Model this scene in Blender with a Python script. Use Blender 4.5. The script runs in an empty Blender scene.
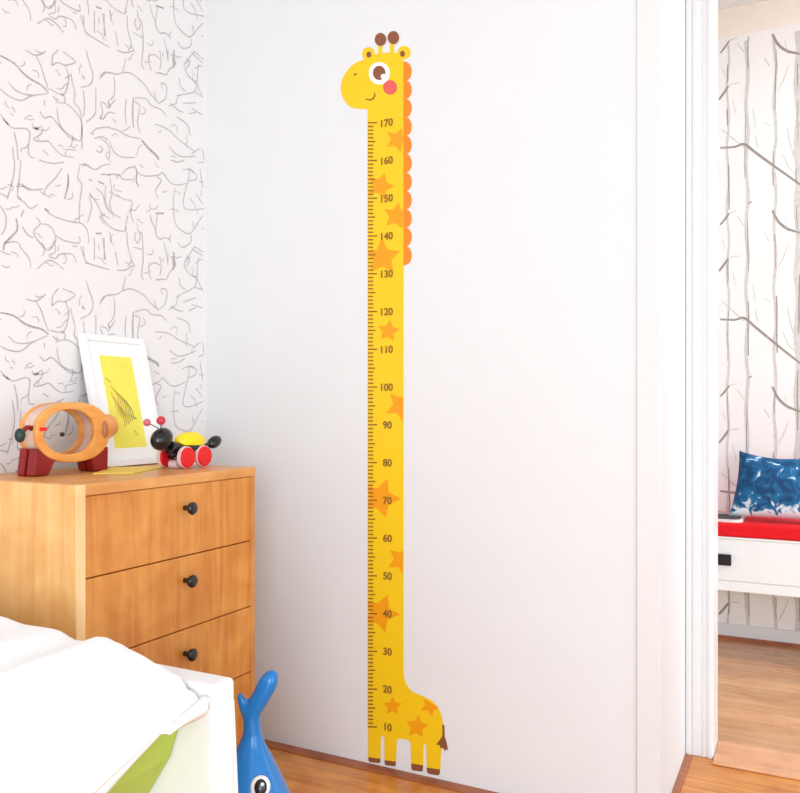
import bpy, bmesh, math, random
from mathutils import Vector, Matrix, noise
from mathutils.geometry import tessellate_polygon
random.seed(7)
S = bpy.context.scene
COL = S.collection
PI = math.pi

# ---------------------------------------------------------------- camera, world, lights
# room axes: +Y runs away along the papered wall, +X runs right along the white wall
CAM_H, F = 0.943, 804.0
ca, sa = 0.891, 0.454
cd = bpy.data.cameras.new('camera'); cam = bpy.data.objects.new('camera', cd); COL.objects.link(cam)
cam.location = (0, 0, CAM_H)
cam.rotation_euler = (PI/2, 0, math.atan2(sa, ca))
cd.sensor_fit = 'HORIZONTAL'; cd.sensor_width = 36; cd.lens = 36*F/800
cd.shift_y = 13.5/800
cd.clip_start = 0.05
S.camera = cam
w = bpy.data.worlds.new('daylight'); S.world = w; w.use_nodes = True
w.node_tree.nodes['Background'].inputs['Color'].default_value = (0.83, 0.925, 1.0, 1)
w.node_tree.nodes['Background'].inputs['Strength'].default_value = 1.12
def area(name, loc, target, sx, sy, power, col):
    l = bpy.data.lights.new(name, 'AREA'); l.shape = 'RECTANGLE'; l.size = sx; l.size_y = sy
    l.energy = power; l.color = col
    o = bpy.data.objects.new(name, l); COL.objects.link(o); o.location = loc
    o.rotation_euler = (Vector(target)-Vector(loc)).to_track_quat('-Z', 'Y').to_euler()
    return o
area('window_light', (1.35, -2.2, 1.15), (-0.95, 1.8, 0.4), 1.7, 1.7, 84, (0.85, 0.935, 1.0))
area('side_fill_light', (2.3, 0.1, 0.95), (-1.3, 1.3, 0.35), 1.6, 1.6, 20, (0.83, 0.925, 1.0))  # added unseen fill, brightens the papered wall and the low white wall
area('passage_fill_light', (1.9, 2.9, 1.9), (0.2, 3.3, 0.6), 1.0, 1.9, 46, (0.90, 0.955, 1.0))  # added unseen fill out of view, lifts the frieze and passage floor
S.view_settings.view_transform = 'Standard'; S.view_settings.look = 'None'
S.view_settings.gamma = 1; S.view_settings.use_curve_mapping = False
S.view_settings.exposure = 0.0

# ---------------------------------------------------------------- helpers
def ray(px, py):
    x, z = (px-400)/F, (410-py)/F
    return Vector((ca*x-sa, sa*x+ca, z))
def onY(px, py, Y):
    d = ray(px, py); return Vector((0, 0, CAM_H)) + d*(Y/d.y)
def onX(px, py, X):
    d = ray(px, py); return Vector((0, 0, CAM_H)) + d*(X/d.x)
def s2l(c):
    return tuple(((v/255)/12.92 if v/255 <= .04045 else ((v/255+.055)/1.055)**2.4) for v in c)
def mat(name, rgb, rough=.55, metal=0, noise_amt=0.06, nscale=30, spec=.5, bump=0, trans=0, ior=1.45, coat=0):
    m = bpy.data.materials.new(name); m.use_nodes = True
    nt = m.node_tree; b = nt.nodes['Principled BSDF']
    b.inputs['Roughness'].default_value = rough; b.inputs['Metallic'].default_value = metal
    b.inputs['Specular IOR Level'].default_value = spec; b.inputs['IOR'].default_value = ior
    b.inputs['Transmission Weight'].default_value = trans; b.inputs['Coat Weight'].default_value = coat
    c = s2l(rgb)
    tc = nt.nodes.new('ShaderNodeTexCoord'); n = nt.nodes.new('ShaderNodeTexNoise')
    n.inputs['Scale'].default_value = nscale; n.inputs['Detail'].default_value = 3
    nt.links.new(tc.outputs['Object'], n.inputs['Vector'])
    r = nt.nodes.new('ShaderNodeValToRGB')
    r.color_ramp.elements[0].position = .3; r.color_ramp.elements[1].position = .7
    r.color_ramp.elements[0].color = (*[v*(1-noise_amt) for v in c], 1)
    r.color_ramp.elements[1].color = (*[min(1, v*(1+noise_amt*.5)) for v in c], 1)
    nt.links.new(n.outputs['Fac'], r.inputs['Fac']); nt.links.new(r.outputs['Color'], b.inputs['Base Color'])
    if bump:
        bp = nt.nodes.new('ShaderNodeBump'); bp.inputs['Strength'].default_value = bump; bp.inputs['Distance'].default_value = .01
        nt.links.new(n.outputs['Fac'], bp.inputs['Height']); nt.links.new(bp.outputs['Normal'], b.inputs['Normal'])
    return m
def wood(name, dark, light, axis='Z', scale=9, stretch=14, rough=.4, planks=None):
    m = bpy.data.materials.new(name); m.use_nodes = True
    nt = m.node_tree; N = nt.nodes; L = nt.links; b = N['Principled BSDF']; b.inputs['Roughness'].default_value = rough
    tc = N.new('ShaderNodeTexCoord'); mp = N.new('ShaderNodeMapping')
    sc = [stretch]*3; sc['XYZ'.index(axis)] = 1
    mp.inputs['Scale'].default_value = sc
    L.new(tc.outputs['Object'], mp.inputs['Vector'])
    n = N.new('ShaderNodeTexNoise'); n.inputs['Scale'].default_value = scale*.25; n.inputs['Detail'].default_value = 6
    n.inputs['Distortion'].default_value = 1.2
    L.new(mp.outputs['Vector'], n.inputs['Vector'])
    n2 = N.new('ShaderNodeTexNoise'); n2.inputs['Scale'].default_value = 5; n2.inputs['Detail'].default_value = 2
    n2.inputs['Distortion'].default_value = 2
    L.new(tc.outputs['Object'], n2.inputs['Vector'])
    ad = N.new('ShaderNodeMix'); ad.data_type = 'FLOAT'; ad.inputs[0].default_value = .45
    L.new(n.outputs['Fac'], ad.inputs[2]); L.new(n2.outputs['Fac'], ad.inputs[3])
    r = N.new('ShaderNodeValToRGB'); r.color_ramp.elements[0].position = .33; r.color_ramp.elements[1].position = .66
    r.color_ramp.elements[0].color = (*s2l(dark), 1); r.color_ramp.elements[1].color = (*s2l(light), 1)
    L.new(ad.outputs[0], r.inputs['Fac'])
    out = r.outputs['Color']
    if planks:
        br = N.new('ShaderNodeTexBrick'); br.inputs['Scale'].default_value = 1
        br.inputs['Brick Width'].default_value = planks[0]; br.inputs['Row Height'].default_value = planks[1]
        br.inputs['Mortar Size'].default_value = .0012; br.inputs['Mortar Smooth'].default_value = .2
        br.inputs['Color1'].default_value = (.72, .70, .68, 1); br.inputs['Color2'].default_value = (1.15, 1.12, 1.1, 1)
        br.inputs['Mortar'].default_value = (.42, .36, .3, 1)
        L.new(tc.outputs['Object'], br.inputs['Vector'])
        mx = N.new('ShaderNodeMix'); mx.data_type = 'RGBA'; mx.blend_type = 'MULTIPLY'; mx.inputs[0].default_value = .8
        L.new(out, mx.inputs[6]); L.new(br.outputs['Color'], mx.inputs[7]); out = mx.outputs[2]
    L.new(out, b.inputs['Base Color'])
    return m

def obj(name, bm, m, parent=None, smooth=False, bevel=0, seg=2, recalc=True):
    if recalc: bmesh.ops.recalc_face_normals(bm, faces=bm.faces)
    me = bpy.data.meshes.new(name); bm.to_mesh(me); bm.free()
    for mm in (m if isinstance(m, (list, tuple)) else [m]): me.materials.append(mm)
    if smooth:
        for p in me.polygons: p.use_smooth = True
    o = bpy.data.objects.new(name, me); COL.objects.link(o)
    if parent:
        o.parent = parent; o.location = -parent.location
    if bevel:
        bv = o.modifiers.new('bevel', 'BEVEL'); bv.width = bevel; bv.segments = seg; bv.limit_method = 'ANGLE'
    return o
def thing(name, label, cat, loc=(0, 0, 0), group=None):
    o = bpy.data.objects.new(name, None); COL.objects.link(o); o.location = loc; o.empty_display_size = .05
    return tag(o, label, cat, group)
def tag(o, label, cat, group=None):
    o['label'] = label; o['category'] = cat
    if group: o['group'] = group
    return o
def struct(name, bm, m, label=None, **k):
    o = obj(name, bm, m, **k); o['kind'] = 'structure'
    o['label'] = label; return o
def box(bm, x0, x1, y0, y1, z0, z1, mi=0):
    v = [bm.verts.new(p) for p in ((x0,y0,z0),(x1,y0,z0),(x1,y1,z0),(x0,y1,z0),(x0,y0,z1),(x1,y0,z1),(x1,y1,z1),(x0,y1,z1))]
    for f in ((0,1,2,3),(4,5,6,7),(0,1,5,4),(1,2,6,5),(2,3,7,6),(3,0,4,7)):
        bm.faces.new([v[i] for i in f]).material_index = mi
    return bm
def BX(*a): return box(bmesh.new(), *a)
def ell(bm, c, r, rot=None, seg=24):
    res = bmesh.ops.create_uvsphere(bm, u_segments=seg, v_segments=seg//2, radius=1)
    M = Matrix.Translation(c) @ (rot.to_matrix().to_4x4() if rot else Matrix()) @ Matrix.Diagonal((*r, 1))
    bmesh.ops.transform(bm, matrix=M, verts=res['verts']); return bm
def ELL(*a, **k): return ell(bmesh.new(), *a, **k)
def cyl(bm, p0, p1, r0, r1=None, seg=24):
    p0, p1 = Vector(p0), Vector(p1); r1 = r0 if r1 is None else r1
    d = p1-p0; q = d.to_track_quat('Z', 'Y').to_matrix().to_4x4()
    res = bmesh.ops.create_cone(bm, cap_ends=True, segments=seg, radius1=r0, radius2=r1, depth=d.length)
    bmesh.ops.transform(bm, matrix=Matrix.Translation((p0+p1)/2) @ q, verts=res['verts']); return bm
def CYL(*a, **k): return cyl(bmesh.new(), *a, **k)
def loft(bm, pts, seg=20):
    """rings round a spine of (point, radius), rounded ends"""
    rings = []; q = None
    n = len(pts)
    for i, (p, r) in enumerate(pts):
        p = Vector(p)
        t = (Vector(pts[min(i+1, n-1)][0]) - Vector(pts[max(i-1, 0)][0])).normalized()
        q = t.to_track_quat('Z', 'Y') if q is None else (q @ Vector((0, 0, 1))).rotation_difference(t) @ q
        rings.append([bm.verts.new(p + q @ Vector((r*math.cos(2*PI*k/seg), r*math.sin(2*PI*k/seg), 0))) for k in range(seg)])
    for a, b in zip(rings, rings[1:]):
        for k in range(seg): bm.faces.new((a[k], a[(k+1) % seg], b[(k+1) % seg], b[k]))
    bm.faces.new(rings[0]); bm.faces.new(rings[-1]); return bm
def prism(bm, pts3, d, mi=0):
    """flat polygon with thickness: pts3 in a plane, d = offset vector"""
    d = Vector(d)
    a = [bm.verts.new(p) for p in pts3]; b = [bm.verts.new(Vector(p)+d) for p in pts3]
    n = len(a)
    fs = []
    for tri in tessellate_polygon([[Vector(p) for p in pts3]]):
        fs.append(bm.faces.new([a[i] for i in tri])); fs.append(bm.faces.new([b[i] for i in tri[::-1]]))
    for i in range(n): bm.faces.new((a[i], a[(i+1) % n], b[(i+1) % n], b[i]))
    for f in fs: f.material_index = mi
    return bm
def smooth_line(pts, n=4):
    P = [Vector(p) for p in pts]
    if len(P) < 3: return P
    out = []
    for i in range(len(P)-1):
        p0 = P[max(i-1, 0)]; p1 = P[i]; p2 = P[i+1]; p3 = P[min(i+2, len(P)-1)]
        for k in range(n):
            t = k/n
            out.append(.5*((2*p1)+(p2-p0)*t+(2*p0-5*p1+4*p2-p3)*t*t+(3*p1-p0-3*p2+p3)*t**3))
    return out+[P[-1]]
def ribbon(bm, line, nrm, wd, mi, taper=.3):
    """inked line of width wd (tapering a little to its ends) on a wall of normal nrm"""
    n = len(line); L = []; R = []
    for i, p in enumerate(line):
        t = (line[min(i+1, n-1)]-line[max(i-1, 0)])
        if t.length < 1e-6: t = Vector((0, 0, 1))
        s = t.normalized().cross(nrm)*wd*.5*(1-taper+taper*math.sin(PI*(i+.5)/n))
        L.append(bm.verts.new(p+s)); R.append(bm.verts.new(p-s))
    for i in range(n-1):
        bm.faces.new((L[i], L[i+1], R[i+1], R[i])).material_index = mi

# ---------------------------------------------------------------- materials
M_white = mat('white_wall_paint', (231, 233, 235), .6, noise_amt=.01, nscale=8)
M_trim = mat('white_trim_paint', (231, 231, 231), .35, noise_amt=.01)
M_paper = mat('wallpaper_ground', (238, 236, 236), .7, noise_amt=.015, nscale=4)
M_ink = mat('wallpaper_ink', (196, 192, 194), .8, noise_amt=.2, nscale=60)
M_inkd = mat('wallpaper_dark_ink', (182, 177, 177), .8, noise_amt=.3, nscale=120)
M_bpaper = mat('birch_wallpaper_ground', (244, 240, 236), .7, noise_amt=.02, nscale=3)
M_bark = mat('birch_wallpaper_bark', (214, 210, 204), .8, noise_amt=.12, nscale=40)
M_twig = mat('birch_wallpaper_twig', (160, 152, 144), .8, noise_amt=.2, nscale=60)
M_frieze = mat('warm_frieze_paint', (246, 234, 220), .6, noise_amt=.02)
M_floor = wood('oak_floor', (200, 116, 42), (242, 170, 88), 'X', 14, 16, .32, planks=(.9, .085))
M_pfloor = wood('passage_floor', (204, 146, 98), (234, 184, 142), 'X', 14, 16, .22, planks=(1.1, .11))
M_mould = wood('floor_moulding_wood', (140, 74, 40), (186, 112, 72), 'X', 10, 10, .4)
M_cherry = wood('dresser_wood', (196, 114, 38), (230, 160, 78), 'Z', 10, 11, .38)
M_cherry_y = wood('dresser_top_wood', (206, 132, 62), (236, 174, 104), 'Y', 10, 11, .38)
M_side = wood('side_wood_lit', (232, 160, 84), (248, 198, 128), 'Z', 10, 11, .38)  # dresser wood made paler: light falling on this side is put into the colour
M_edge = wood('pale_edge_banding', (238, 190, 128), (252, 220, 170), 'Z', 10, 9, .4)
M_gap = mat('dark_gap', (110, 58, 22), .8)
M_black = mat('black_lacquer', (18, 18, 24), .25, coat=.3)
M_bedw = mat('white_bed_lacquer', (246, 248, 248), .4, noise_amt=.01)
M_duvet = mat('white_cotton', (252, 252, 252), .85, noise_amt=.015, nscale=12, bump=.05)
M_green = mat('green_sheet', (176, 196, 84), .85, noise_amt=.06, bump=.05)
M_whale = mat('glossy_blue_rubber', (0, 122, 200), .22, noise_amt=.05, nscale=9, coat=.4)
M_eyew = mat('eye_white', (245, 245, 242), .3)
M_red = mat('red_paint', (232, 22, 34), .3, noise_amt=.05)
M_pinkw = mat('pale_pink_rim', (238, 206, 206), .4)
M_yel = mat('yellow_paint', (252, 226, 24), .35, noise_amt=.04)
M_pigwood = wood('orange_beech', (224, 138, 54), (246, 176, 92), 'Y', 16, 8, .35)
M_pigback = wood('pale_beech', (214, 176, 158), (236, 208, 192), 'Y', 16, 8, .4)
M_maroon = mat('dark_red_stain', (142, 18, 18), .3, noise_amt=.2, nscale=25)
M_dgreen = mat('dark_green_stain', (36, 62, 56), .35)
M_glass = mat('clear_pane', (255, 255, 255), .02, trans=1, ior=1.1, noise_amt=0)
M_frame = mat('white_frame', (248, 248, 248), .4, noise_amt=.01)
M_mount = mat('white_mount_card', (250, 250, 250), .7, noise_amt=.01)
M_print = mat('yellow_print', (247, 236, 96), .7, noise_amt=.06, nscale=20)
M_sk1 = mat('orange_sketch_ink', (226, 180, 80), .7); M_sk2 = mat('olive_sketch_ink', (182, 176, 84), .7)
M_card = mat('yellow_card', (250, 218, 90), .6, noise_amt=.05)
M_redfab = mat('red_fabric', (232, 0, 18), .8, noise_amt=.08, bump=.05)
G_yel = mat('sticker_yellow', (246, 204, 20), .5, noise_amt=.01)
G_star = mat('sticker_amber', (242, 160, 10), .5, noise_amt=.01)
G_mane = mat('sticker_orange', (238, 138, 30), .5, noise_amt=.01)
G_brown = mat('sticker_brown', (140, 84, 54), .5, noise_amt=.02)
G_pink = mat('sticker_pink', (230, 98, 92), .5, noise_amt=.01)
G_ink = mat('sticker_ink', (142, 96, 36), .5, noise_amt=.02)
G_white = mat('sticker_white', (254, 254, 254), .5, noise_amt=0)

# ---------------------------------------------------------------- setting
WY, WX = 1.862, -1.597       # white wall plane, papered wall plane
DY, FY = 2.33, 3.576         # doorway wall, far wall of the passage
CX = -0.302                  # right end of the white wall
ZC = 2.6
struct('floor', BX(-2.2, 2.4, -2.6, 2.37, -.05, 0), M_floor, 'orange wooden strip floor of the room')
struct('floor_passage', BX(-2.2, 2.4, 2.37, 3.8, -.05, 0), M_pfloor, 'pinkish brown wooden floor beyond the doorway')
struct('wall_right', BX(WX-.12, CX, WY, DY+.1, 0, ZC), M_white, 'plain white wall carrying the giraffe chart')

# papered wall: line drawing traced onto it, repeating as the paper does
A = (0, 50); B = (100, 50); Cc = (0, 160); D = (100, 160)
ink = [
(A,1,[(0,40),(100,95),(170,170),(230,215),(300,255),(350,310)]),(A,0,[(0,280),(60,330),(150,365),(230,330),(340,315)]),
(A,0,[(60,230),(110,290),(180,320),(240,325)]),(A,0,[(185,0),(260,40),(330,10)]),(A,0,[(260,40),(300,130),(320,200),(350,290)]),
(A,0,[(0,460),(50,525),(100,565),(180,565),(215,600),(205,690),(210,760),(250,780)]),(A,1,[(20,495),(60,540)]),
(A,0,[(100,590),(120,680),(130,793)]),(A,0,[(90,700),(100,793)]),(A,0,[(285,440),(320,490),(370,480),(420,540),(500,630),(545,650)]),
(A,0,[(230,530),(255,570),(300,550),(300,600),(240,645),(300,660),(350,660),(400,720),(450,760),(530,775)]),(A,1,[(235,560),(275,565)]),
(A,0,[(400,380),(470,385),(530,430),(580,500),(590,570),(580,650),(540,640),(450,570),(420,500),(410,420)]),
(A,0,[(510,170),(520,230),(540,310),(535,380),(575,430),(590,560),(590,720)]),(A,0,[(375,110),(380,40),(420,0)]),
(A,0,[(375,110),(420,90),(470,110),(540,90),(520,60),(450,10)]),(A,0,[(470,110),(495,200),(470,310),(430,320),(360,280)]),
(A,1,[(590,180),(610,210)]),(A,0,[(580,270),(650,250),(670,180),(640,80),(620,0)]),(A,0,[(715,210),(765,160),(793,175)]),
(A,0,[(690,270),(690,400),(680,470),(620,520)]),(A,0,[(600,290),(610,400),(600,480)]),(A,0,[(660,600),(700,565),(793,555)]),
(A,0,[(680,640),(730,625),(780,650)]),(A,0,[(710,690),(740,710),(720,740),(690,720)]),(A,1,[(780,370),(790,410)]),
(A,0,[(720,380),(740,440),(720,500)]),(A,0,[(320,360),(320,400)]),(A,0,[(440,310),(470,350),(460,380)]),(A,0,[(310,720),(350,760)]),(A,0,[(380,330),(410,370)]),
(B,0,[(120,0),(180,20),(240,5)]),(B,0,[(185,60),(175,110),(165,160),(215,165),(280,210),(330,260),(360,310),(420,385)]),
(B,0,[(0,190),(40,160),(120,175),(165,160)]),(B,0,[(100,190),(105,250),(100,330),(60,370)]),(B,1,[(240,345),(235,450),(240,560)]),
(B,0,[(240,345),(330,350),(370,400),(440,430),(480,480)]),(B,0,[(190,350),(180,450),(190,540)]),(B,0,[(290,400),(270,520),(290,600)]),
(B,0,[(250,370),(290,400)]),(B,0,[(60,560),(130,580),(200,620),(290,640)]),(B,2,[(300,650),(350,710),(410,765),(420,793)]),
(B,0,[(395,535),(430,545),(500,580),(560,640),(640,700),(690,740)]),(B,0,[(420,385),(470,350),(480,260),(440,240),(450,280)]),
(B,0,[(390,300),(400,350),(420,385)]),(B,0,[(550,330),(600,320),(680,300),(693,240),(640,190),(605,110),(640,60),(680,10)]),
(B,0,[(680,10),(745,70)]),(B,0,[(530,60),(545,100),(500,140),(480,180)]),(B,1,[(530,0),(540,100)]),(B,0,[(320,140),(300,100),(310,0)]),
(B,0,[(360,20),(350,80),(370,150)]),(B,0,[(430,0),(440,80),(430,140)]),(B,0,[(490,0),(490,60)]),(B,0,[(600,385),(690,380)]),
(B,0,[(510,385),(560,430),(600,450)]),(B,0,[(550,480),(630,540),(650,620)]),(B,0,[(660,420),(740,470)]),(B,1,[(710,580),(755,580)]),
(B,0,[(710,100),(700,240),(740,340)]),(B,0,[(680,300),(740,340)]),(B,0,[(500,700),(560,760),(620,770),(690,765)]),(B,0,[(740,720),(750,793)]),
(B,0,[(0,370),(40,390),(60,420),(90,380),(110,360)]),(B,0,[(0,480),(20,500),(60,450),(110,460)]),(B,0,[(70,660),(90,720),(150,770),(250,775)]),
(B,0,[(0,640),(50,670),(70,740),(60,793)]),(B,0,[(400,160),(480,180)]),(B,0,[(570,200),(580,260),(620,300)]),(B,0,[(690,450),(640,460)]),
(Cc,0,[(280,0),(370,25),(460,15)]),(Cc,0,[(445,60),(400,130),(340,190),(310,250)]),(Cc,0,[(105,0),(100,100),(75,200),(50,280)]),
(Cc,0,[(150,0),(140,120),(125,260),(170,300),(220,350),(270,320)]),(Cc,0,[(160,180),(205,215),(310,210)]),(Cc,1,[(490,100),(490,180),(465,280)]),
(Cc,0,[(575,50),(560,130),(590,180),(575,300),(570,450)]),(Cc,0,[(570,40),(620,30),(680,70),(740,40),(793,30)]),
(Cc,0,[(330,360),(370,395),(450,430),(540,450),(590,460),(630,510),(640,600)]),(Cc,0,[(0,330),(40,400),(40,480),(10,540)]),
(Cc,1,[(115,420),(125,500),(75,560),(35,600),(25,650)]),(Cc,0,[(35,600),(120,590),(155,640),(210,710),(220,780)]),
(Cc,0,[(260,410),(290,460),(240,520),(290,600),(350,650),(400,580),(390,520),(350,470),(290,460)]),(Cc,0,[(400,540),(460,580),(570,600),(570,550)]),
(Cc,0,[(390,580),(400,660),(350,690),(400,710),(430,680),(520,680),(550,740)]),(Cc,0,[(270,785),(340,725),(400,740),(460,790)]),
(Cc,0,[(615,740),(680,760),(793,793)]),(Cc,0,[(600,620),(610,720),(640,745)]),(Cc,0,[(640,240),(690,300),(740,390),(793,420)]),
(Cc,0,[(640,260),(660,340),(630,450)]),(Cc,0,[(690,200),(740,250),(760,330),(793,380)]),(Cc,1,[(710,155),(750,175)]),(Cc,1,[(640,140),(660,150)]),
(Cc,0,[(740,100),(793,110)]),(Cc,1,[(690,530),(730,530)]),(Cc,0,[(680,560),(680,720)]),(Cc,0,[(740,560),(760,720)]),(Cc,0,[(580,620),(600,690)]),
(Cc,0,[(160,480),(200,540),(240,560)]),(Cc,0,[(0,240),(60,270)]),(Cc,0,[(170,360),(150,410)]),(Cc,1,[(320,350),(350,370)]),
(D,0,[(0,105),(60,105),(125,105),(170,140),(230,140)]),(D,0,[(160,100),(200,60),(250,50)]),(D,1,[(245,40),(265,85),(260,150),(280,190)]),
(D,0,[(265,85),(320,115),(420,110),(450,90),(500,155),(550,180),(620,170)]),(D,0,[(410,120),(440,150),(400,220),(420,280)]),(D,1,[(400,385),(460,385)]),
(D,0,[(415,390),(400,520),(430,570),(470,560),(510,580)]),(D,0,[(360,390),(375,450),(400,500)]),(D,0,[(540,200),(530,300),(540,450),(590,510),(650,530),(700,460),(740,400)]),
(D,0,[(640,60),(640,130),(610,240),(600,330),(650,360),(750,350)]),(D,0,[(640,60),(690,100),(690,140),(640,150)]),(D,0,[(690,240),(740,320)]),(D,0,[(650,280),(690,330)]),
(D,0,[(70,130),(85,240),(70,310),(90,380),(150,420)]),(D,0,[(40,180),(40,310),(100,410)]),(D,0,[(0,380),(30,440),(100,500),(180,515)]),
(D,0,[(110,250),(180,285),(230,300),(220,380),(240,450)]),(D,0,[(200,400),(180,500)]),(D,0,[(70,520),(80,600)]),(D,0,[(195,520),(200,620),(225,720),(200,770)]),
(D,0,[(225,720),(250,770)]),(D,0,[(260,520),(250,560),(270,600),(290,560),(280,510)]),(D,0,[(300,520),(310,640),(310,750)]),(D,0,[(345,770),(390,740),(430,760)]),
(D,0,[(460,600),(480,680),(490,760)]),(D,1,[(525,700),(530,793)]),(D,0,[(510,0),(560,15),(610,0)]),(D,0,[(560,590),(590,630),(650,600),(660,540)]),
(D,0,[(660,640),(690,660),(740,690)]),(D,0,[(620,770),(645,720),(620,690)]),(D,0,[(710,20),(750,15)]),(D,0,[(720,60),(740,200)]),
(D,0,[(110,660),(130,760)]),(D,0,[(30,560),(30,720)]),(D,0,[(180,515),(190,490)])]
rs = random.Random(5)
for k in range(95):
    x, y = rs.uniform(0, 1480), rs.uniform(0, 1580); a_ = rs.uniform(0, 6.28); L_ = rs.uniform(20, 75); pts = []
    for j in range(5):
        pts.append((x, y)); a_ += rs.uniform(-1.1, 1.1); x += L_*.4*math.cos(a_); y += L_*.4*math.sin(a_)
    ink.append((A, 3, pts))
bm = BX(WX-.12, WX, -2.4, WY, 0, ZC)
for (o, wgt, pts) in ink:
    base = [onX(o[0]+p[0]*.1387, o[1]+p[1]*.1387, WX) for p in pts]
    base = smooth_line(base, 3)
    for ky in range(-4, 1):
        for kz in range(-3, 3):
            q = [p+Vector((.0005, .69*ky, .569*kz + (.19*(ky % 3) if ky else 0))) for p in base]
            run = []
            for p in q + [None]:
                if p is not None and p.y < WY-.004 and 0 < p.z < ZC: run.append(p)
                else:
                    if len(run) > 1: ribbon(bm, run, Vector((1, 0, 0)), (.0034, .0048, .008, .0026)[wgt], 1 if wgt in (0, 3) else 2)
                    run = []
struct('wall_left', bm, [M_paper, M_ink, M_inkd], 'white wallpaper with grey line drawings of animals')

# wall with the doorway, its casing and threshold
bm = bmesh.new(); box(bm, .62, 2.4, DY, DY+.1, 0, ZC); box(bm, CX, .62, DY, DY+.1, 2.14, ZC); box(bm, CX, -.235, DY+.001, DY+.1, 0, 2.14)
struct('wall_back', bm, M_trim, 'white wall round the doorway')
def casing(x0, x1):
    b = bmesh.new(); s = 1 if x1 > x0 else -1
    for (f0, f1, t) in ((0, 1, .010), (.0, .22, .022), (.22, .30, .013), (.62, .70, .014), (.82, .97, .016)):
        a_, b_ = sorted((x0+(x1-x0)*f0, x0+(x1-x0)*f1)); box(b, a_, b_, DY-t, DY, 0, 2.2)
    return b
struct('trim_casing_left', casing(CX+.001, -.233), M_trim, 'white moulded casing beside the doorway', bevel=.002)
struct('trim_casing_right', casing(.70, .615), M_trim, 'white moulded casing at the right of the doorway', bevel=.002)
struct('trim_jamb', BX(-.240, -.2315, DY-.005, DY+.105, 0, 2.14), M_trim, 'white lining of the doorway', bevel=.001)
struct('trim_threshold', BX(-.2312, .615, DY-.05, DY+.11, 0, .008), wood('threshold_wood', (204, 142, 98), (232, 178, 136), 'X', 12, 12, .35), 'raised wooden threshold strip in the doorway', bevel=.004)
struct('trim_corner_board', BX(CX-.045, CX+.004, WY-.006, WY, .0075, ZC), M_trim, 'flat white board on the corner of the white wall', bevel=.001)
bm = bmesh.new()
prism(bm, [(WX, WY, 0), (WX, WY-.030, 0), (WX, WY-.030, .003), (WX, WY-.024, .005), (WX, WY-.004, .0065), (WX, WY, .007)], (CX-WX+.018, 0, 0))
prism(bm, [(CX, WY, 0), (CX+.018, WY, 0), (CX+.018, WY, .003), (CX+.014, WY, .005), (CX+.004, WY, .0065), (CX, WY, .007)], (0, DY-WY, 0))
struct('trim_floor_moulding', bm, M_mould, 'brown wooden moulding at the foot of the white wall')
struct('baseboard_passage', BX(-2.2, 2.4, FY-.012, FY, .012, .062), M_trim, 'white baseboard under the birch wallpaper', bevel=.002)
struct('trim_passage_moulding', BX(-2.2, 2.4, FY-.026, FY, 0, .014), M_mould, 'thin brown floor moulding in the passage')

# far wall: birch wallpaper
bm = BX(-2.2, 2.4, FY, FY+.1, 0, 2.487)
nv = Vector((0, -1, 0)); off = Vector((0, -.0006, 0))
PZ, PX = .712, .36
def bl(pts): return smooth_line([onY(710+x*.2267, y0*.2267+yo, FY)+off for (x, y0, yo) in pts], 4)
branches = [
 (.010, 2, [(45,652,0),(110,648,0),(150,636,0),(200,672,0),(245,705,0),(310,752,0),(400,815,0)]),
 (.010, 2, [(275,150,0),(300,195,0),(340,225,0),(400,238,0)]),
 (.010, 2, [(40,440,0),(65,405,0),(80,380,0)]), (.004, 1, [(80,380,0),(100,370,0),(130,365,0)]),
 (.008, 2, [(45,235,0),(65,210,0),(85,180,0)]), (.004, 1, [(85,180,0),(120,165,0)]),
 (.004, 1, [(50,570,0),(100,610,0),(150,650,0)]), (.004, 1, [(320,680,0),(350,740,0),(380,765,0)]),
 (.004, 1, [(340,560,0),(355,640,0),(375,700,0)]), (.004, 1, [(300,400,0),(325,350,0),(345,290,0)]),
 (.004, 1, [(240,255,0),(262,290,0)]), (.004, 1, [(200,600,0),(212,650,0)]), (.004, 1, [(240,540,0),(265,555,0)]),
 (.006, 2, [(168,130,0),(185,120,0)]), (.004, 1, [(120,190,0),(150,230,0)]), (.003, 1, [(190,480,0),(200,560,0)]), (.003, 1, [(100,440,0),(115,500,0)]),
 (.003, 1, [(330,180,0),(345,240,0)]), (.003, 1, [(55,300,0),(70,340,0)])]
for wd, mi, pts in branches:
    base = bl(pts)
    for kz in range(-4, 3):
        for kx in range(-5, 6):
            q = [p+Vector((PX*kx, 0, PZ*kz+(.31*kx) % PZ*(1 if kx else 0))) for p in base]
            q = [p for p in q if .06 < p.z < 2.48 and -2.1 < p.x < 2.3]
            if len(q) > 1: ribbon(bm, q, nv, wd, mi)
trunks = [(728, .007, 1), (747, .011, 1), (775, .009, 1), (798, .02, 1)]
for kx in range(-5, 6):
    for (px, wd, mi) in trunks:
        x0 = onY(px, 300, FY).x + PX*kx
        if not -2.1 < x0 < 2.3: continue
        rnd = random.Random(px*31+kx)
        ph = rnd.random()*6
        ln = [Vector((x0+.004*math.sin(z*.1*5+ph)+.002*noise.noise(Vector((z*.4, px, kx))), FY-.0004, .055+z*.02)) for z in range(0, 122)]
        for i0 in range(0, 120, 12):
            ribbon(bm, ln[i0:i0+13], nv, wd*1.2, 1, 0)
        zz = .1
        while zz < 2.4:     # dark bark scars down one edge of the trunk
            h = rnd.uniform(.06, .26); s = rnd.choice((-.35, .1, .35))*wd
            ribbon(bm, [Vector((x0+s+.001*math.sin(k*2+ph)+.004*math.sin((zz+h*k/4)*2.5*10*.2+ph), FY-.0008, min(2.47, zz+h*k/4))) for k in range(5)], nv, rnd.uniform(.002, .0055), 2)
            zz += h+rnd.uniform(.02, .22)
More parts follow.
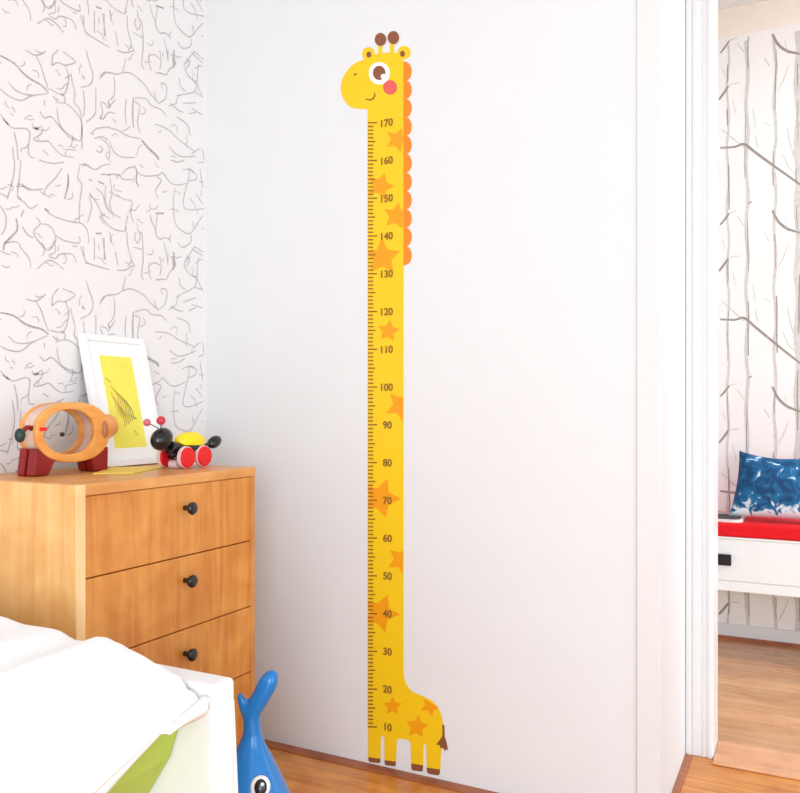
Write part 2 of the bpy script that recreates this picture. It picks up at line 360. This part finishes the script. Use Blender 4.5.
struct('wall_far', bm, [M_bpaper, M_bark, M_twig], 'birch trunk wallpaper on the far wall of the passage')
struct('trim_frieze', BX(-2.2, 2.4, FY-.004, FY+.1, 2.487, ZC), M_frieze, 'cream painted band above the birch wallpaper')
struct('ceiling', BX(-2.2, 2.4, -2.6, FY+.1, ZC, ZC+.05), M_trim, 'white ceiling')

# ---------------------------------------------------------------- dresser
DX, DY0, DY1, DT = -1.215, 1.058, 1.602, .803
XB = WX+.004
d = thing('dresser', 'wooden chest of drawers with small black knobs, standing by the papered wall', 'dresser', ((DX+XB)/2, (DY0+DY1)/2, 0))
def mitred(y0, y1, sgn):
    b = bmesh.new()
    return box(b, XB, DX-.002, y0, y1, .0, DT-.0225 if sgn < 0 else DT-.0005)
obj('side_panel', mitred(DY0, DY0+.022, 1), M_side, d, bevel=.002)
obj('side_panel', mitred(DY1-.016, DY1, -1), M_cherry, d, bevel=.002)
e = obj('edge_band', BX(DX-.002, DX+.001, DY0, DY0+.022, 0, DT-.0005), M_edge, d, bevel=.0012); e['label'] = 'pale front edge of the side panel'
obj('top_panel', BX(XB, DX+.001, DY0+.0222, DY1, DT-.0225, DT), M_cherry_y, d, bevel=.003)
obj('back_panel', BX(XB, XB+.006, DY0+.022, DY1-.016, .0, DT-.0225), M_cherry, d)
obj('inner_carcass', BX(XB+.006, DX-.03, DY0+.0221, DY1-.0161, .0, DT-.0226), M_gap, d)
obj('plinth', BX(DX-.03, DX-.02, DY0+.0221, DY1-.0161, 0, .14), M_cherry_y, d)
zs = [(.625, .7795), (.465, .6225), (.305, .4625), (.145, .3025)]
for i, (z0, z1) in enumerate(zs):
    dr = obj('drawer', BX(DX-.025, DX-.002, DY0+.0235, DY1-.0175, z0, z1), M_cherry, d, bevel=.0015)
    zc = (z0+z1)/2+.027; yk = 1.352
    b = bmesh.new()
    prof = [(.0, .006), (.008, .0055), (.013, .007), (.018, .0125), (.024, .0142), (.027, .012), (.0285, .006)]
    rings = [[b.verts.new((DX-.0025+h, yk+r*math.cos(2*PI*k/24), zc+r*math.sin(2*PI*k/24))) for k in range(24)] for h, r in prof]
    for r0, r1 in zip(rings, rings[1:]):
        for k in range(24): b.faces.new((r0[k], r0[(k+1) % 24], r1[(k+1) % 24], r1[k]))
    b.faces.new(rings[0]); b.faces.new(rings[-1])
    k = obj('knob', b, M_black, None, smooth=True); k.parent = dr; k.location = (0, 0, 0)

# ---------------------------------------------------------------- giraffe height chart (thin vinyl on the white wall)
gbase = onY(400, 768, WY)
g = thing('giraffe_height_chart', 'tall yellow giraffe growth chart sticker on the white wall, numbered 10 to 170', 'wall sticker', (gbase.x, WY, gbase.z))
def gp(pts): return [onY(x, y, WY) for x, y in pts]
def gpoly(name, pts, m, lay, parent=None, th=.0006):
    b = bmesh.new(); z = -.0007*lay
    prism(b, [p+Vector((0, z-th, 0)) for p in gp(pts)], (0, th if lay == 1 else th*.8, 0))
    o = obj(name, b, m, None)
    p = parent or g; o.parent = p; o.location = (0, 0, 0) if parent else -g.location
    return o
def el(cx, cy, rx, ry, n=28): return [(cx+rx*math.cos(2*PI*k/n), cy+ry*math.sin(2*PI*k/n)) for k in range(n)]
def spl(pts, n=5): return [(p.x, p.y) for p in smooth_line([(x, y, 0) for x, y in pts], n)]
head = spl([(367.8,109.2),(356,108.6),(348.7,105.5),(343.5,98.7),(340.9,89.6),(342.7,79),(348.7,69),(356,63),(367,58.4),(376,54.6),(384,53),(396,53),(401.5,56),(403.6,62)])
back = spl([(403.7,668),(404.2,676),(406.5,684),(412.5,691.3),(422.8,696),(433.7,702),(440.3,711.6),(443,722.5),(443.2,737.7),(441.6,751),(440.3,769.5)])
legs = [(427,767.5),(426.5,745.5),(425,743.6),(423.6,745.5),(423.4,765.3),(411.4,763.4),(410.9,743),(408.5,739.7),(400,738.4),(397,740),(396.2,761.6),(384.8,760.2),(384.4,737),(382.8,735),(381.2,737),(380.8,758.8),(368.3,757.2)]
gpoly('body', head+back+legs, G_yel, 1)
for q in ([(368.5,757),(380.8,758.6),(380.6,761.8),(379.5,763),(370.3,762),(368.7,760.4)],
          [(384.8,760),(396.2,761.4),(396,765),(394.8,766.2),(386.4,765),(385,763.6)],
          [(411.4,763.2),(423.4,765.1),(423,770.4),(421.8,771.4),(413.2,770.2),(411.6,768.6)],
          [(427,767.3),(440.4,769.3),(439.8,774),(438.2,775.2),(429,773.6),(427.2,771.8)]):
    gpoly('hoof', q, G_brown, 1.4)
gpoly('tail', [(442.6,724.5),(444.6,724.8),(445,736),(446.8,742),(448.4,750.4),(446.6,748.8),(445.2,750.8),(443.2,747.6),(441,748),(439.6,744.6),(436.6,744.4),(440.6,739),(442.8,735.5)], G_brown, 2)
m_ = [(403.0,61.5)]
for k in range(11):
    yc = 71.4+18.4*k; R_ = 9.3
    for j in range(9):
        a_ = -PI/2*.93+PI*.93*j/8
        m_.append((406+5.9*math.cos(a_), yc+R_*math.sin(a_)))
m_ += [(403.0, 266)]
gpoly('mane', m_, G_mane, .6)
for cx, cy, tx, ty in ((368.7, 53.8, 369.2, 54.8), (404.3, 52.6, 402.8, 54.0)):
    ear = gpoly('ear', el(cx, cy, 6.5, 6.6), G_yel, .6)
    gpoly('inner_ear', el(tx, ty, 2.4, 3.0), G_brown, 2, ear)
for (sx, sy, kx, ky) in ((380.5, 46, 380.8, 39.7), (392.2, 44, 393.7, 37.8)):
    h = gpoly('horn', [(sx-2.1, sy-3), (sx+2.1, sy-3), (sx+2.0, 55.5), (sx-2.4, 55.5)], G_yel, .6)
    gpoly('horn_tip', el(kx, ky, 5.7, 6.5), G_brown, 2, h)
ey = gpoly('eye', el(379.6, 73.6, 10.5, 11.3), G_white, 2)
ir = gpoly('iris', el(379.6, 73.2, 6.3, 7.1), G_brown, 3, ey); gpoly('glint', el(384.2, 77.0, 2.9, 2.6), G_white, 4, ey)
gpoly('cheek', el(390.4, 87.6, 7.0, 7.3), G_pink, 2)
gpoly('nostril', [(353.8,74.2),(355.2,73.6),(357.8,73.8),(357.6,74.6),(355.8,74.7),(355.4,76.4),(354.6,76.2),(354.6,74.9)], G_ink, 2)
gpoly('mouth', [(366.2,98.4),(369.5,99.6),(372.6,98.4),(374.4,96),(374.6,92.8),(375.6,92.8),(375.8,96.4),(373.8,99.4),(370.4,101),(366.2,99.8)], G_ink, 2)
def clip(poly, f):
    out = []
    for i in range(len(poly)):
        p, q = poly[i], poly[(i+1) % len(poly)]; fp, fq = f(p), f(q)
        if fp >= 0: out.append(p)
        if (fp >= 0) != (fq >= 0):
            t = fp/(fp-fq); out.append((p[0]+(q[0]-p[0])*t, p[1]+(q[1]-p[1])*t))
    return out
for (cx, cy, R_, rot) in ((397.6,140,12.5,20),(380.6,186,14,20),(396.7,216,14,10),(382.5,257,18.5,0),(388.8,331,11.5,8),(402,406,17,30),(380.6,498,20.5,20),(401.5,560,15,25),(380.6,613,20,22),
                          (393,706,9.6,0),(417.4,726.5,12,8),(431,705.5,11,30)):
    st = []
    for k in range(10):
        r = R_ if k % 2 == 0 else R_*.5
        a_ = -PI/2+math.radians(rot)+k*PI/5
        st.append((cx+r*math.cos(a_), cy+r*math.sin(a_)))
    st = clip(st, lambda p: p[0]-368.2)
    if cy < 640: st = clip(st, lambda p: 403.4-p[0])
    elif cx > 425:
        for (x0, y0), (x1, y1) in zip(back[15:], back[16:]):
            st = clip(st, lambda p: -((p[0]-x0)*(y1-y0)-(p[1]-y0)*(x1-x0)))
            if not st: break
    if len(st) > 2: gpoly('star', st, G_star, 2)
# ruler ticks, one mesh; numerals one part each
b = bmesh.new()
for c in range(10, 171):
    y = 726.6-(c-10)*37.73/10
    ln = 9.2 if c % 10 == 0 else (7.4 if c % 5 == 0 else 5.4)
    prism(b, [p+Vector((0, -.0026, 0)) for p in gp([(368.2, y-.62), (368.2+ln, y-.62), (368.2+ln, y+.62), (368.2, y+.62)])], (0, .0004, 0))
obj('ruler_scale', b, G_ink, g)
dg = bpy.context.evaluated_depsgraph_get()
for c in range(10, 171, 10):
    y = 726.6-(c-10)*37.73/10
    cu = bpy.data.curves.new('height_number', 'FONT'); cu.body = str(c); cu.align_x = 'CENTER'; cu.align_y = 'CENTER'
    cu.size = .0265; cu.extrude = .0002; cu.offset = .0006
    to = bpy.data.objects.new('tmp', cu); COL.objects.link(to); dg.update()
    me = bpy.data.meshes.new_from_object(to.evaluated_get(bpy.context.evaluated_depsgraph_get()))
    COL.objects.unlink(to); bpy.data.objects.remove(to)
    p = onY(387.8 if c < 100 else 386.6, y+.6, WY)
    me.transform(Matrix.Translation(Vector((p.x, WY-.0026, p.z))-g.location) @ Matrix.Rotation(PI/2, 4, 'X'))
    me.materials.clear(); me.materials.append(G_ink)
    o = bpy.data.objects.new('height_number', me); COL.objects.link(o); o.parent = g; o['label'] = 'brown number %d' % c

# ---------------------------------------------------------------- bed
FBY0, FBY1, BX0, BX1 = .929, .979, -1.575, -.780
bed = thing('bed', 'white wooden bed with a green sheet, in the lower left corner', 'bed', (-1.18, .1, 0))
b = bmesh.new(); box(b, BX0, BX1, FBY0, FBY1, .12, .536)
obj('footboard', b, M_bedw, bed, bevel=.008, seg=3)
obj('headboard', BX(BX0, BX1, -1.15, -1.10, .12, .80), M_bedw, bed, bevel=.006)
for x in (BX0+.02, BX1-.15):
    obj('side_rail', BX(x, x+.025, -1.10, FBY0, .17, .29), M_bedw, bed, bevel=.003)
obj('slat_base', BX(BX0+.046, BX1-.151, -1.09, FBY0-.002, .265, .285), M_bedw, bed)
def legbm(x0, x1, y0, y1, flare):
    b = bmesh.new()
    v = [b.verts.new(p) for p in ((x0,y0,0),(x1,y0,0),(x1,y1+flare,0),(x0,y1+flare,0),(x0,y0,.5),(x1,y0,.5),(x1,y1,.5),(x0,y1,.5))]
    for f in ((0,1,2,3),(4,5,6,7),(0,1,5,4),(1,2,6,5),(2,3,7,6),(3,0,4,7)): b.faces.new([v[i] for i in f])
    return b
obj('leg', legbm(BX1-.07, BX1-.004, FBY1+.0005, FBY1+.002, .032), M_bedw, bed, bevel=.001)
obj('leg', legbm(BX0+.004, BX0+.07, FBY1+.0005, FBY1+.002, .032), M_bedw, bed, bevel=.001)
obj('leg', BX(BX1-.07, BX1-.004, -1.095, -1.05, 0, .17), M_bedw, bed, bevel=.002)
obj('leg', BX(BX0+.004, BX0+.07, -1.095, -1.05, 0, .17), M_bedw, bed, bevel=.002)
# mattress under the green sheet: cross-section tucks in towards its foot
b = bmesh.new()
sec = [(-1.555, .30), (-1.56, .45), (-1.53, .50), (-.87, .50), (-.848, .488), (-.842, .465), (-.858, .42), (-.905, .35), (-.95, .30)]
prism(b, [(x, -1.08, z) for x, z in sec], (0, FBY0-.004+1.08, 0))
mt = obj('mattress', b, M_green, bed, bevel=.006); mt['label'] = 'mattress in a green sheet'
def hemz(y, z_a, slope): return z_a - slope*(.91-y)
def prof(x, tab):
    for (x0, z0), (x1, z1) in zip(tab, tab[1:]):
        if x0 <= x <= x1:
            t = (x-x0)/(x1-x0); t = t*t*(3-2*t); return z0+(z1-z0)*t
    return tab[0][1] if x < tab[0][0] else tab[-1][1]
CREST = [(-1.55,.585),(-1.40,.598),(-1.214,.594),(-1.15,.588),(-1.08,.590),(-1.03,.577),(-1.005,.578),(-.971,.591),(-.945,.586),(-.916,.579),(-.895,.573),(-.868,.564),(-.84,.552),(-.815,.538),(-.80,.530)]
def cover(name, label, cat, hem, top, xr, th, puffy):
    """draped cover: runs over the mattress, rolls over the right edge and hangs to its hem"""
    b = bmesh.new(); ny, nu = 72, 64; rows = []
    y0, y1 = -.95, FBY0-.012
    for j in range(ny+1):
        y = y0+(y1-y0)*(1-(1-j/ny)**1.5); zh = hem(y); row = []
        Ltop = (xr+1.55); r = .026
        for i in range(nu+1):
            t = i/nu
            if t < .78:
                x = -1.55+(Ltop-r)*(t/.78); z = top
                if puffy:
                    k = max(0, 1-(y1-y)/.75); k = k*k*(3-2*k)
                    wv = noise.noise(Vector((x*6, y*6, 3)))*.010+noise.noise(Vector((x*15, y*13, 8)))*.004
                    edge = min(1, (xr-r-x)/.08)
                    z = max(top, (prof(x, CREST)-top)*k + top + (wv+.012)*edge*(1-.5*k))
                    z -= .02*max(0, 1-(y1-y)/.03)**2*edge
                    z = max(z, top)
            elif t < .88:
                a_ = (t-.78)/.10*PI/2
                x = xr-r+r*math.sin(a_); z = top-r+r*math.cos(a_)
            else:
                q = (t-.88)/.12; z = (top-r)+(zh-(top-r))*q
                x = xr+.003*math.sin(y*21)*q+.004*q*math.sin(y*9)
            row.append(b.verts.new((x, y, z)))
        rows.append(row)
    for r0, r1 in zip(rows, rows[1:]):
        for i in range(nu): b.faces.new((r0[i], r0[i+1], r1[i+1], r1[i]))
    o = obj(name, b, M_duvet, None, smooth=True, recalc=False)
    sd = o.modifiers.new('thickness', 'SOLIDIFY'); sd.thickness = th; sd.offset = -1
    tag(o, label, cat); return o
cover('blanket', 'thin white blanket whose hem shows beneath the duvet on the bed', 'blanket', lambda y: max(.36, .497-.44*(.91-y)), .513, -.829, .004, False)
cover('duvet', 'puffy white duvet heaped over the bed in the lower left corner', 'duvet', lambda y: max(.40, .524-.30*(.91-y)), .530, -.794, .012, True)

# ---------------------------------------------------------------- whale toy
WD = 1.55
def wp(px, py, dd=0):
    x, z = (px-400)/F, (410-py)/F
    d = WD+dd
    return Vector(((ca*x-sa)*d, (sa*x+ca)*d, CAM_H+z*d))
wc = wp(252, 899)
wh = thing('toy_whale', 'glossy blue toy whale with raised tail, between bed and white wall', 'toy', (wc.x, wc.y, 0))
px1 = WD/F
b = bmesh.new()
loft(b, [(wp(x, y), r*px1) for x, y, r in ((252,897.5,20),(252,892,37),(252,880,50),(252,860,57),(251.5,838,56),(251,815,48.5),(251,793,38),(251,775,30),(251.3,758,21.5),(252,744,13.5),(252.3,734,9.5),(252,722,8.5),(251.5,712,8.2))], 28)
loft(b, [(wp(x, y), r*px1) for x, y, r in ((251.5,722,6),(252,713,8.4),(256.5,704,9.2),(262,694.5,9.4),(266.5,686,9.8),(270,679.5,9.2),(273,674.5,7.0),(275,671.2,3.4))], 20)
loft(b, [(wp(x, y), r*px1) for x, y, r in ((251.5,728,5),(248.5,718,6),(245,709,5.4),(242,701,4.6),(239.8,695,3.4),(239,692.5,1.6))], 20)
for s in (-1, 1):      # side fins low on the body
    c = wc+Vector((ca*s*.105, sa*s*.105, .16)); ell(b, c, (.05, .03, .018), Vector((ca*s, sa*s, -.5)).to_track_quat('X', 'Z'))
wb = obj('body', b, M_whale, wh, smooth=True)
rm = wb.modifiers.new('fuse', 'REMESH'); rm.mode = 'VOXEL'; rm.voxel_size = .004; rm.use_smooth_shade = True
sm = wb.modifiers.new('soft', 'SMOOTH'); sm.factor = .6; sm.iterations = 6
cv = Vector((-sa, ca, 0)); rt = Vector((ca, sa, 0))
for side in (-1, 1):
    # one eye on either flank
    n_ = (cv*side + rt*.2).normalized()
    c = wp(260.5, 786.5, -.052)
    if side > 0: c = wp(251, 787, .046)
    q = (n_+Vector((0, 0, .35))).normalized().to_track_quat('Z', 'Y')
    e_ = obj('eye', ELL(c, (.0185, .0195, .006), q), M_eyew, wh, smooth=True)
    pu = obj('pupil', ELL(c+q @ Vector((0, -.001, .004)), (.0120, .0145, .005), q), M_black, None, smooth=True); pu.parent = e_; pu.location = (0, 0, 0)
    gl = obj('glint', ELL(c+q @ Vector((.003*-side, .004, .008)), (.0035, .0035, .0015), q), M_eyew, None, smooth=True); gl.parent = e_; gl.location = (0, 0, 0)

# ---------------------------------------------------------------- things on the dresser
ZT = DT+.0005
# framed print leaning on the papered wall
fr0, fr1, fh = 1.392, 1.600, .335
lean = math.asin(.078/fh)
fo = thing('picture_frame', 'white framed yellow print leaning on the wallpaper behind the toys', 'picture frame', (-1.512, (fr0+fr1)/2, ZT))
fo.rotation_euler = (0, -lean, 0)
W2 = (fr1-fr0)/2
def fpart(name, bmx, m, par=None, **k):
    o = obj(name, bmx, m, None, **k); o.parent = par or fo; o.location = (0, 0, 0); return o
b = bmesh.new(); t_ = .016
for (y0, y1, z0, z1) in ((-W2, -W2+t_, 0, fh), (W2-t_, W2, 0, fh), (-W2+t_, W2-t_, 0, t_), (-W2+t_, W2-t_, fh-t_, fh)): box(b, -.006, .010, y0, y1, z0, z1)
fpart('frame', b, M_frame, bevel=.001)
fpart('backing', BX(-.005, -.002, -W2+t_, W2-t_, t_, fh-t_), M_gap)
mo = fpart('mount', BX(-.002, .001, -W2+t_, W2-t_, t_, fh-t_), M_mount)
pr = BX(.001, .0015, -.052, .054, .046, .284)
def fl(pts, wd, mi): ribbon(pr, smooth_line([Vector((.0019, y, z)) for y, z in pts], 5), Vector((1, 0, 0)), wd, mi)
for k in range(7):
    y = -.022+.007*k
    fl([(y-.012, .205-.006*k), (y+.004, .185-.007*k), (y+.006, .15-.004*k), (y+.014, .12), (y+.012, .10+.004*k)], .0035, 1 if k < 3 else 2)
for k in range(5):
    fl([(-.035+.006*k, .19-.012*k), (-.028+.008*k, .165-.01*k), (-.022+.007*k, .13-.006*k)], .003, 1+k % 2)
fl([(-.045, .225), (-.03, .215)], .003, 2); fl([(.02, .09), (.03, .075)], .003, 2)
fpart('print', pr, [M_print, M_sk1, M_sk2])
# yellow card lying flat
pts = [Vector((0, 0, CAM_H))+ray(x, y)*((ZT-CAM_H)/ray(x, y).z) for x, y in ((93, 474.2), (134, 473.4), (166, 467.2), (112, 467.6))]
b = bmesh.new(); prism(b, [Vector((p.x, p.y, DT+.0004)) for p in pts], (0, 0, .002))
tag(obj('card', b, M_card), 'flat yellow card lying on the dresser in front of the framed print', 'card')

# wooden pig money box: oval wooden rings, clear panes, dark red feet
PXf, PXb = -1.438, -1.496
pc = Vector((-1.4670, 1.250, ZT)); PZc = .091
pig = thing('piggy_bank', 'wooden pig money box with clear round sides and dark red feet, on the dresser', 'money box', pc)
def sup(ry, rz, n=48, e=2.3, dy=0, dz=0):
    out = []
    for k in range(n):
        a_ = 2*PI*k/n; c_, s_ = math.cos(a_), math.sin(a_)
        out.append((dy+ry*math.copysign(abs(c_)**(2/e), c_), dz+rz*math.copysign(abs(s_)**(2/e), s_)))
    return out
def ringbm(x0, x1, outer, inner):
    b = bmesh.new(); n = len(outer)
    R = [[b.verts.new((x, pc.y+y, pc.z+PZc+z)) for y, z in poly] for x, poly in ((x0, outer), (x1, outer), (x0, inner), (x1, inner))]
    for k in range(n):
        k1 = (k+1) % n
        b.faces.new((R[0][k], R[0][k1], R[1][k1], R[1][k])); b.faces.new((R[2][k], R[2][k1], R[3][k1], R[3][k]))
        b.faces.new((R[0][k], R[0][k1], R[2][k1], R[2][k])); b.faces.new((R[1][k], R[1][k1], R[3][k1], R[3][k]))
    return b
outer = sup(.099, .066); inner = sup(.068, .0485, e=2.1, dy=-.012, dz=.001)
obj('front_ring', ringbm(PXf-.014, PXf, outer, inner), M_pigwood, pig, bevel=.003)
obj('back_ring', ringbm(PXb, PXb+.014, outer, inner), M_pigwood, pig, bevel=.003)
o = obj('belly_shell', ringbm(PXb+.0142, PXf-.0142, sup(.0965, .064), sup(.074, .0525, dy=-.010)), M_pigback, pig); o['label'] = 'pale wooden rim between the two rings'
for x in (PXf-.008, PXb+.007):
    b = bmesh.new(); prism(b, [(x, pc.y+y, pc.z+PZc+z) for y, z in sup(.0678, .0483, e=2.1, dy=-.012, dz=.001)], (.0015, 0, 0)); obj('clear_pane', b, M_glass, pig)
b = CYL((pc.x, pc.y+.088, pc.z+PZc+.006), (pc.x, pc.y+.130, pc.z+PZc+.014), .036, .0245, seg=28); obj('snout', b, M_pigwood, pig, bevel=.003)
o = obj('ear', ELL((PXf+.001, pc.y+.083, pc.z+PZc+.004), (.006, .008, .020)), mat('brown_inlay', (176, 112, 78), .5), pig, smooth=True); o['label'] = 'brown oval ear'
obj('peg', BX(PXf-.004, PXf+.0015, pc.y-.092, pc.y-.074, pc.z+PZc+.004, pc.z+PZc+.012), M_red, pig, bevel=.001)['label'] = 'small red peg'
obj('screw', CYL((PXb+.009, pc.y+.005, pc.z+PZc-.006), (PXb+.013, pc.y+.005, pc.z+PZc-.006), .005), M_black, pig)['label'] = 'small dark screw in the pane'
b = bmesh.new(); loft(b, [((pc.x+.01, pc.y-.094, pc.z+PZc+.010), .006), ((pc.x+.01, pc.y-.108, pc.z+PZc+.012), .005), ((pc.x+.01, pc.y-.120, pc.z+PZc+.002), .005)], 12)
tl = obj('tail', b, M_maroon, pig, smooth=True)
o = obj('tail_knob', ELL((pc.x+.01, pc.y-.124, pc.z+PZc-.004), (.011, .011, .015)), M_dgreen, None, smooth=True); o.parent = tl; o.location = (0, 0, 0)
for fy in (-.072, .070):
    for fx in (PXf-.003, PXb+.003):
        s = 1 if fx > pc.x else -1
        sl = .010 if fy > 0 else -.010
        b = bmesh.new()
        prism(b, [(fx, pc.y+fy-.026, pc.z+(.060 if fy < 0 else .050)), (fx, pc.y+fy+.028, pc.z+(.040 if fy < 0 else .056)), (fx, pc.y+fy+.016+sl, pc.z), (fx, pc.y+fy-.024+sl, pc.z)], (-s*.023, 0, 0))
        obj('foot', b, M_maroon, pig, bevel=.004)

# wooden bug toy on wheels
tx, ty = -1.352, 1.545
bug = thing('toy_bug', 'black, yellow and red wooden pull-along bug with wheels on the dresser', 'toy', (tx, ty, ZT))
def tpt(px, py, X=tx): return onX(px, py, X)
def tb(name, c, r, m, par=None, rot=None):
    o = obj(name, ELL(c, r, rot), m, None, smooth=True); p = par or bug; o.parent = p; o.location = -bug.location if not par else (0, 0, 0); return o
bd = tb('body', tpt(189, 447.5), (.030, .052, .013), M_black)
tb('shell', tpt(190, 441.5), (.028, .0475, .0245), M_yel)
nk = obj('neck', CYL(tpt(180, 451), tpt(168.5, 447), .021, .016), M_black, bug, bevel=.004)
hd = tb('head', tpt(161.7, 439), (.022, .031, .0255), M_black, None, Matrix.Rotation(.5, 3, 'X').to_quaternion())
tb('tail', tpt(214.3, 442), (.015, .0235, .015), M_black, None, Matrix.Rotation(.4, 3, 'X').to_quaternion())
obj('tail_peg', CYL(tpt(202, 446), tpt(211, 443.2), .004), M_black, bug)
for (px, py, X, r, m) in ((147, 422.5, tx-.016, .0088, mat('pale_red_bead', (214, 112, 118), .35)), (161, 420.5, tx+.012, .0105, mat('red_bead', (206, 58, 72), .35))):
    e_ = onX(px, py, X); b = bmesh.new(); loft(b, [(tpt(160, 435), .0012), (tpt(158 if px < 150 else 161, 428), .0012), (e_, .0012)], 8)
    an = obj('antenna', b, M_black, bug); o = obj('bead', ELL(e_, (r, r, r)), m, None, smooth=True); o.parent = an; o.location = (0, 0, 0)
for wx in (tx+.030, tx-.034):
    for wpx in (188.5, 205.3):
        c = tpt(wpx, 457, tx+.037); c.x = wx; c.z = ZT+.0265; r = .0265
        wo = obj('wheel', CYL((wx-.006, c.y, c.z), (wx+.004, c.y, c.z), r, seg=36), M_pinkw, bug, bevel=.0015)
        o = obj('wheel_face', CYL((wx+.0042, c.y, c.z), (wx+.0085, c.y, c.z), r*.95, r*.88, seg=36), M_red, None, bevel=.001); o.parent = wo; o.location = (0, 0, 0)
for wpx in (188.5, 205.3):
    c = tpt(wpx, 457, tx+.037); obj('axle', CYL((tx-.028, c.y, ZT+.0265), (tx+.024, c.y, ZT+.0265), .004), M_black, bug)
c = tpt(174.5, 463.5); obj('front_wheel', CYL((tx-.012, c.y, ZT+.010), (tx+.012, c.y, ZT+.010), .010), M_pinkw, bug, bevel=.002)
obj('fork', CYL((tx, c.y, ZT+.012), (tx, c.y+.004, ZT+.036), .004), M_black, bug)

# ---------------------------------------------------------------- passage: bench with cushion, pillow, tray
BF = 3.18
bn = thing('bench', 'white wall-hung bench with a black handle, seen through the doorway', 'bench', (.3, (BF+FY)/2, .278))
BL, BR = -.75, 1.3
obj('seat_box', BX(BL, BR, BF+.02, FY, .278, .470), M_bedw, bn, bevel=.003)
dw = obj('drawer', BX(BL+.004, BR-.004, BF, BF+.0195, .3152, .4695), M_bedw, bn, bevel=.003)
obj('lower_rail', BX(BL, BR, BF+.001, BF+.0195, .278, .3145), M_bedw, bn, bevel=.002)
obj('seat_top', BX(BL, BR, BF-.004, FY, .470, .476), M_bedw, bn, bevel=.002)
h0 = onY(714, 553, BF); h1 = onY(731.5, 565.5, BF)
b = bmesh.new(); box(b, h0.x, h1.x, BF-.016, BF, h1.z, h0.z)
o = obj('handle', b, M_black, None, bevel=.003); o.parent = dw; o.location = (0, 0, 0); o['label'] = 'small black handle'
o = obj('seat_cushion', BX(BL+.01, BR-.01, BF+.004, FY-.03, .4765, .527), M_redfab, None, bevel=.010, seg=4)
tag(o, 'flat red seat cushion along the white bench', 'cushion')
# pillow
pm = bpy.data.materials.new('blue_dyed_cotton'); pm.use_nodes = True
nt = pm.node_tree; N = nt.nodes; L = nt.links; pb = N['Principled BSDF']; pb.inputs['Roughness'].default_value = .85
tc = N.new('ShaderNodeTexCoord'); n1 = N.new('ShaderNodeTexNoise'); n1.inputs['Scale'].default_value = 26; n1.inputs['Detail'].default_value = 5; n1.inputs['Distortion'].default_value = 1
sp = N.new('ShaderNodeSeparateXYZ'); L.new(tc.outputs['Object'], n1.inputs['Vector']); L.new(tc.outputs['Object'], sp.inputs['Vector'])
mr = N.new('ShaderNodeMapRange'); mr.inputs['From Min'].default_value = -.06; mr.inputs['From Max'].default_value = -.125; mr.inputs['To Min'].default_value = -.17; mr.inputs['To Max'].default_value = .12
L.new(sp.outputs['Z'], mr.inputs['Value'])
ad = N.new('ShaderNodeMath'); ad.operation = 'ADD'; L.new(n1.outputs['Fac'], ad.inputs[0]); L.new(mr.outputs['Result'], ad.inputs[1])
rp = N.new('ShaderNodeValToRGB'); els = rp.color_ramp.elements
els[0].position = .25; els[0].color = (*s2l((6, 62, 106)), 1); els[1].position = .53; els[1].color = (*s2l((218, 232, 240)), 1)
e3 = els.new(.46); e3.color = (*s2l((20, 104, 154)), 1)
L.new(ad.outputs['Value'], rp.inputs['Fac']); L.new(rp.outputs['Color'], pb.inputs['Base Color'])
pcn = onY(777, 487, 3.31)
b = bmesh.new(); n = 30; front = []; backv = []
HW, HH = .165, .128
def pil(u, v, s):
    k = (1-abs(u)**2.6)*(1-abs(v)**2.6)
    pinch_u = 1-.06*(1-v*v); pinch_v = 1-.2*(1-u*u)*(1 if v > 0 else .1)
    wob = .006*noise.noise(Vector((u*3, v*3, s*5)))
    return Vector((HW*u*pinch_u+.035*(v+1)/2*(1-u)/2, -s*(.055*max(k, 0)**.55+wob*(k > .02)), HH*v*pinch_v-.004*u))
for s, lst in ((1, front), (-1, backv)):
    for j in range(n+1): lst.append([b.verts.new(pil(-1+2*i/n, -1+2*j/n, s)) for i in range(n+1)])
for lst in (front, backv):
    for j in range(n):
        for i in range(n): b.faces.new((lst[j][i], lst[j][i+1], lst[j+1][i+1], lst[j+1][i]))
bmesh.ops.remove_doubles(b, verts=b.verts, dist=.0005)
po = obj('pillow', b, pm, None, smooth=True); po.location = pcn; po.rotation_euler = (-.36, 0, .06)
po.location.z = .527+HH*math.cos(.36)+.016
tag(po, 'blue and white tie-dyed pillow leaning on the birch wallpaper, on the red cushion', 'pillow')
# rounded tray
tr0 = onY(729, 520, 3.32)
b = bmesh.new()
def rr(x0, x1, y0, y1, r, n=8):
    out = []
    for cx, cy, a0 in ((x1-r, y1-r, 0), (x0+r, y1-r, 90), (x0+r, y0+r, 180), (x1-r, y0+r, 270)):
        out += [(cx+r*math.cos(math.radians(a0+90*k/n)), cy+r*math.sin(math.radians(a0+90*k/n))) for k in range(n+1)]
    return out
TX0, TX1, TY0, TY1 = tr0.x-.10, tr0.x+.055, 3.20, 3.42
O_ = rr(TX0, TX1, TY0, TY1, .035); I_ = rr(TX0+.010, TX1-.010, TY0+.010, TY1-.010, .028)
tray = thing('tray', 'small white rounded tray lying on the red cushion, left of the pillow', 'tray', ((TX0+TX1)/2, (TY0+TY1)/2, .5275))
R = [[b.verts.new((x, y, z)) for x, y in P] for P, z in ((O_, .5275), (O_, .5375), (I_, .5375), (I_, .5300))]
for r0, r1 in zip(R, R[1:]):
    for k in range(len(r0)): b.faces.new((r0[k], r0[(k+1) % len(r0)], r1[(k+1) % len(r0)], r1[k]))
b.faces.new(R[0])
obj('rim', b, mat('tray_white', (232, 228, 226), .4), tray)
b = bmesh.new(); prism(b, [(x, y, .5302) for x, y in I_], (0, 0, .002)); obj('tray_base', b, mat('tray_dark', (58, 50, 50), .5), tray)['label'] = 'dark inside of the tray'
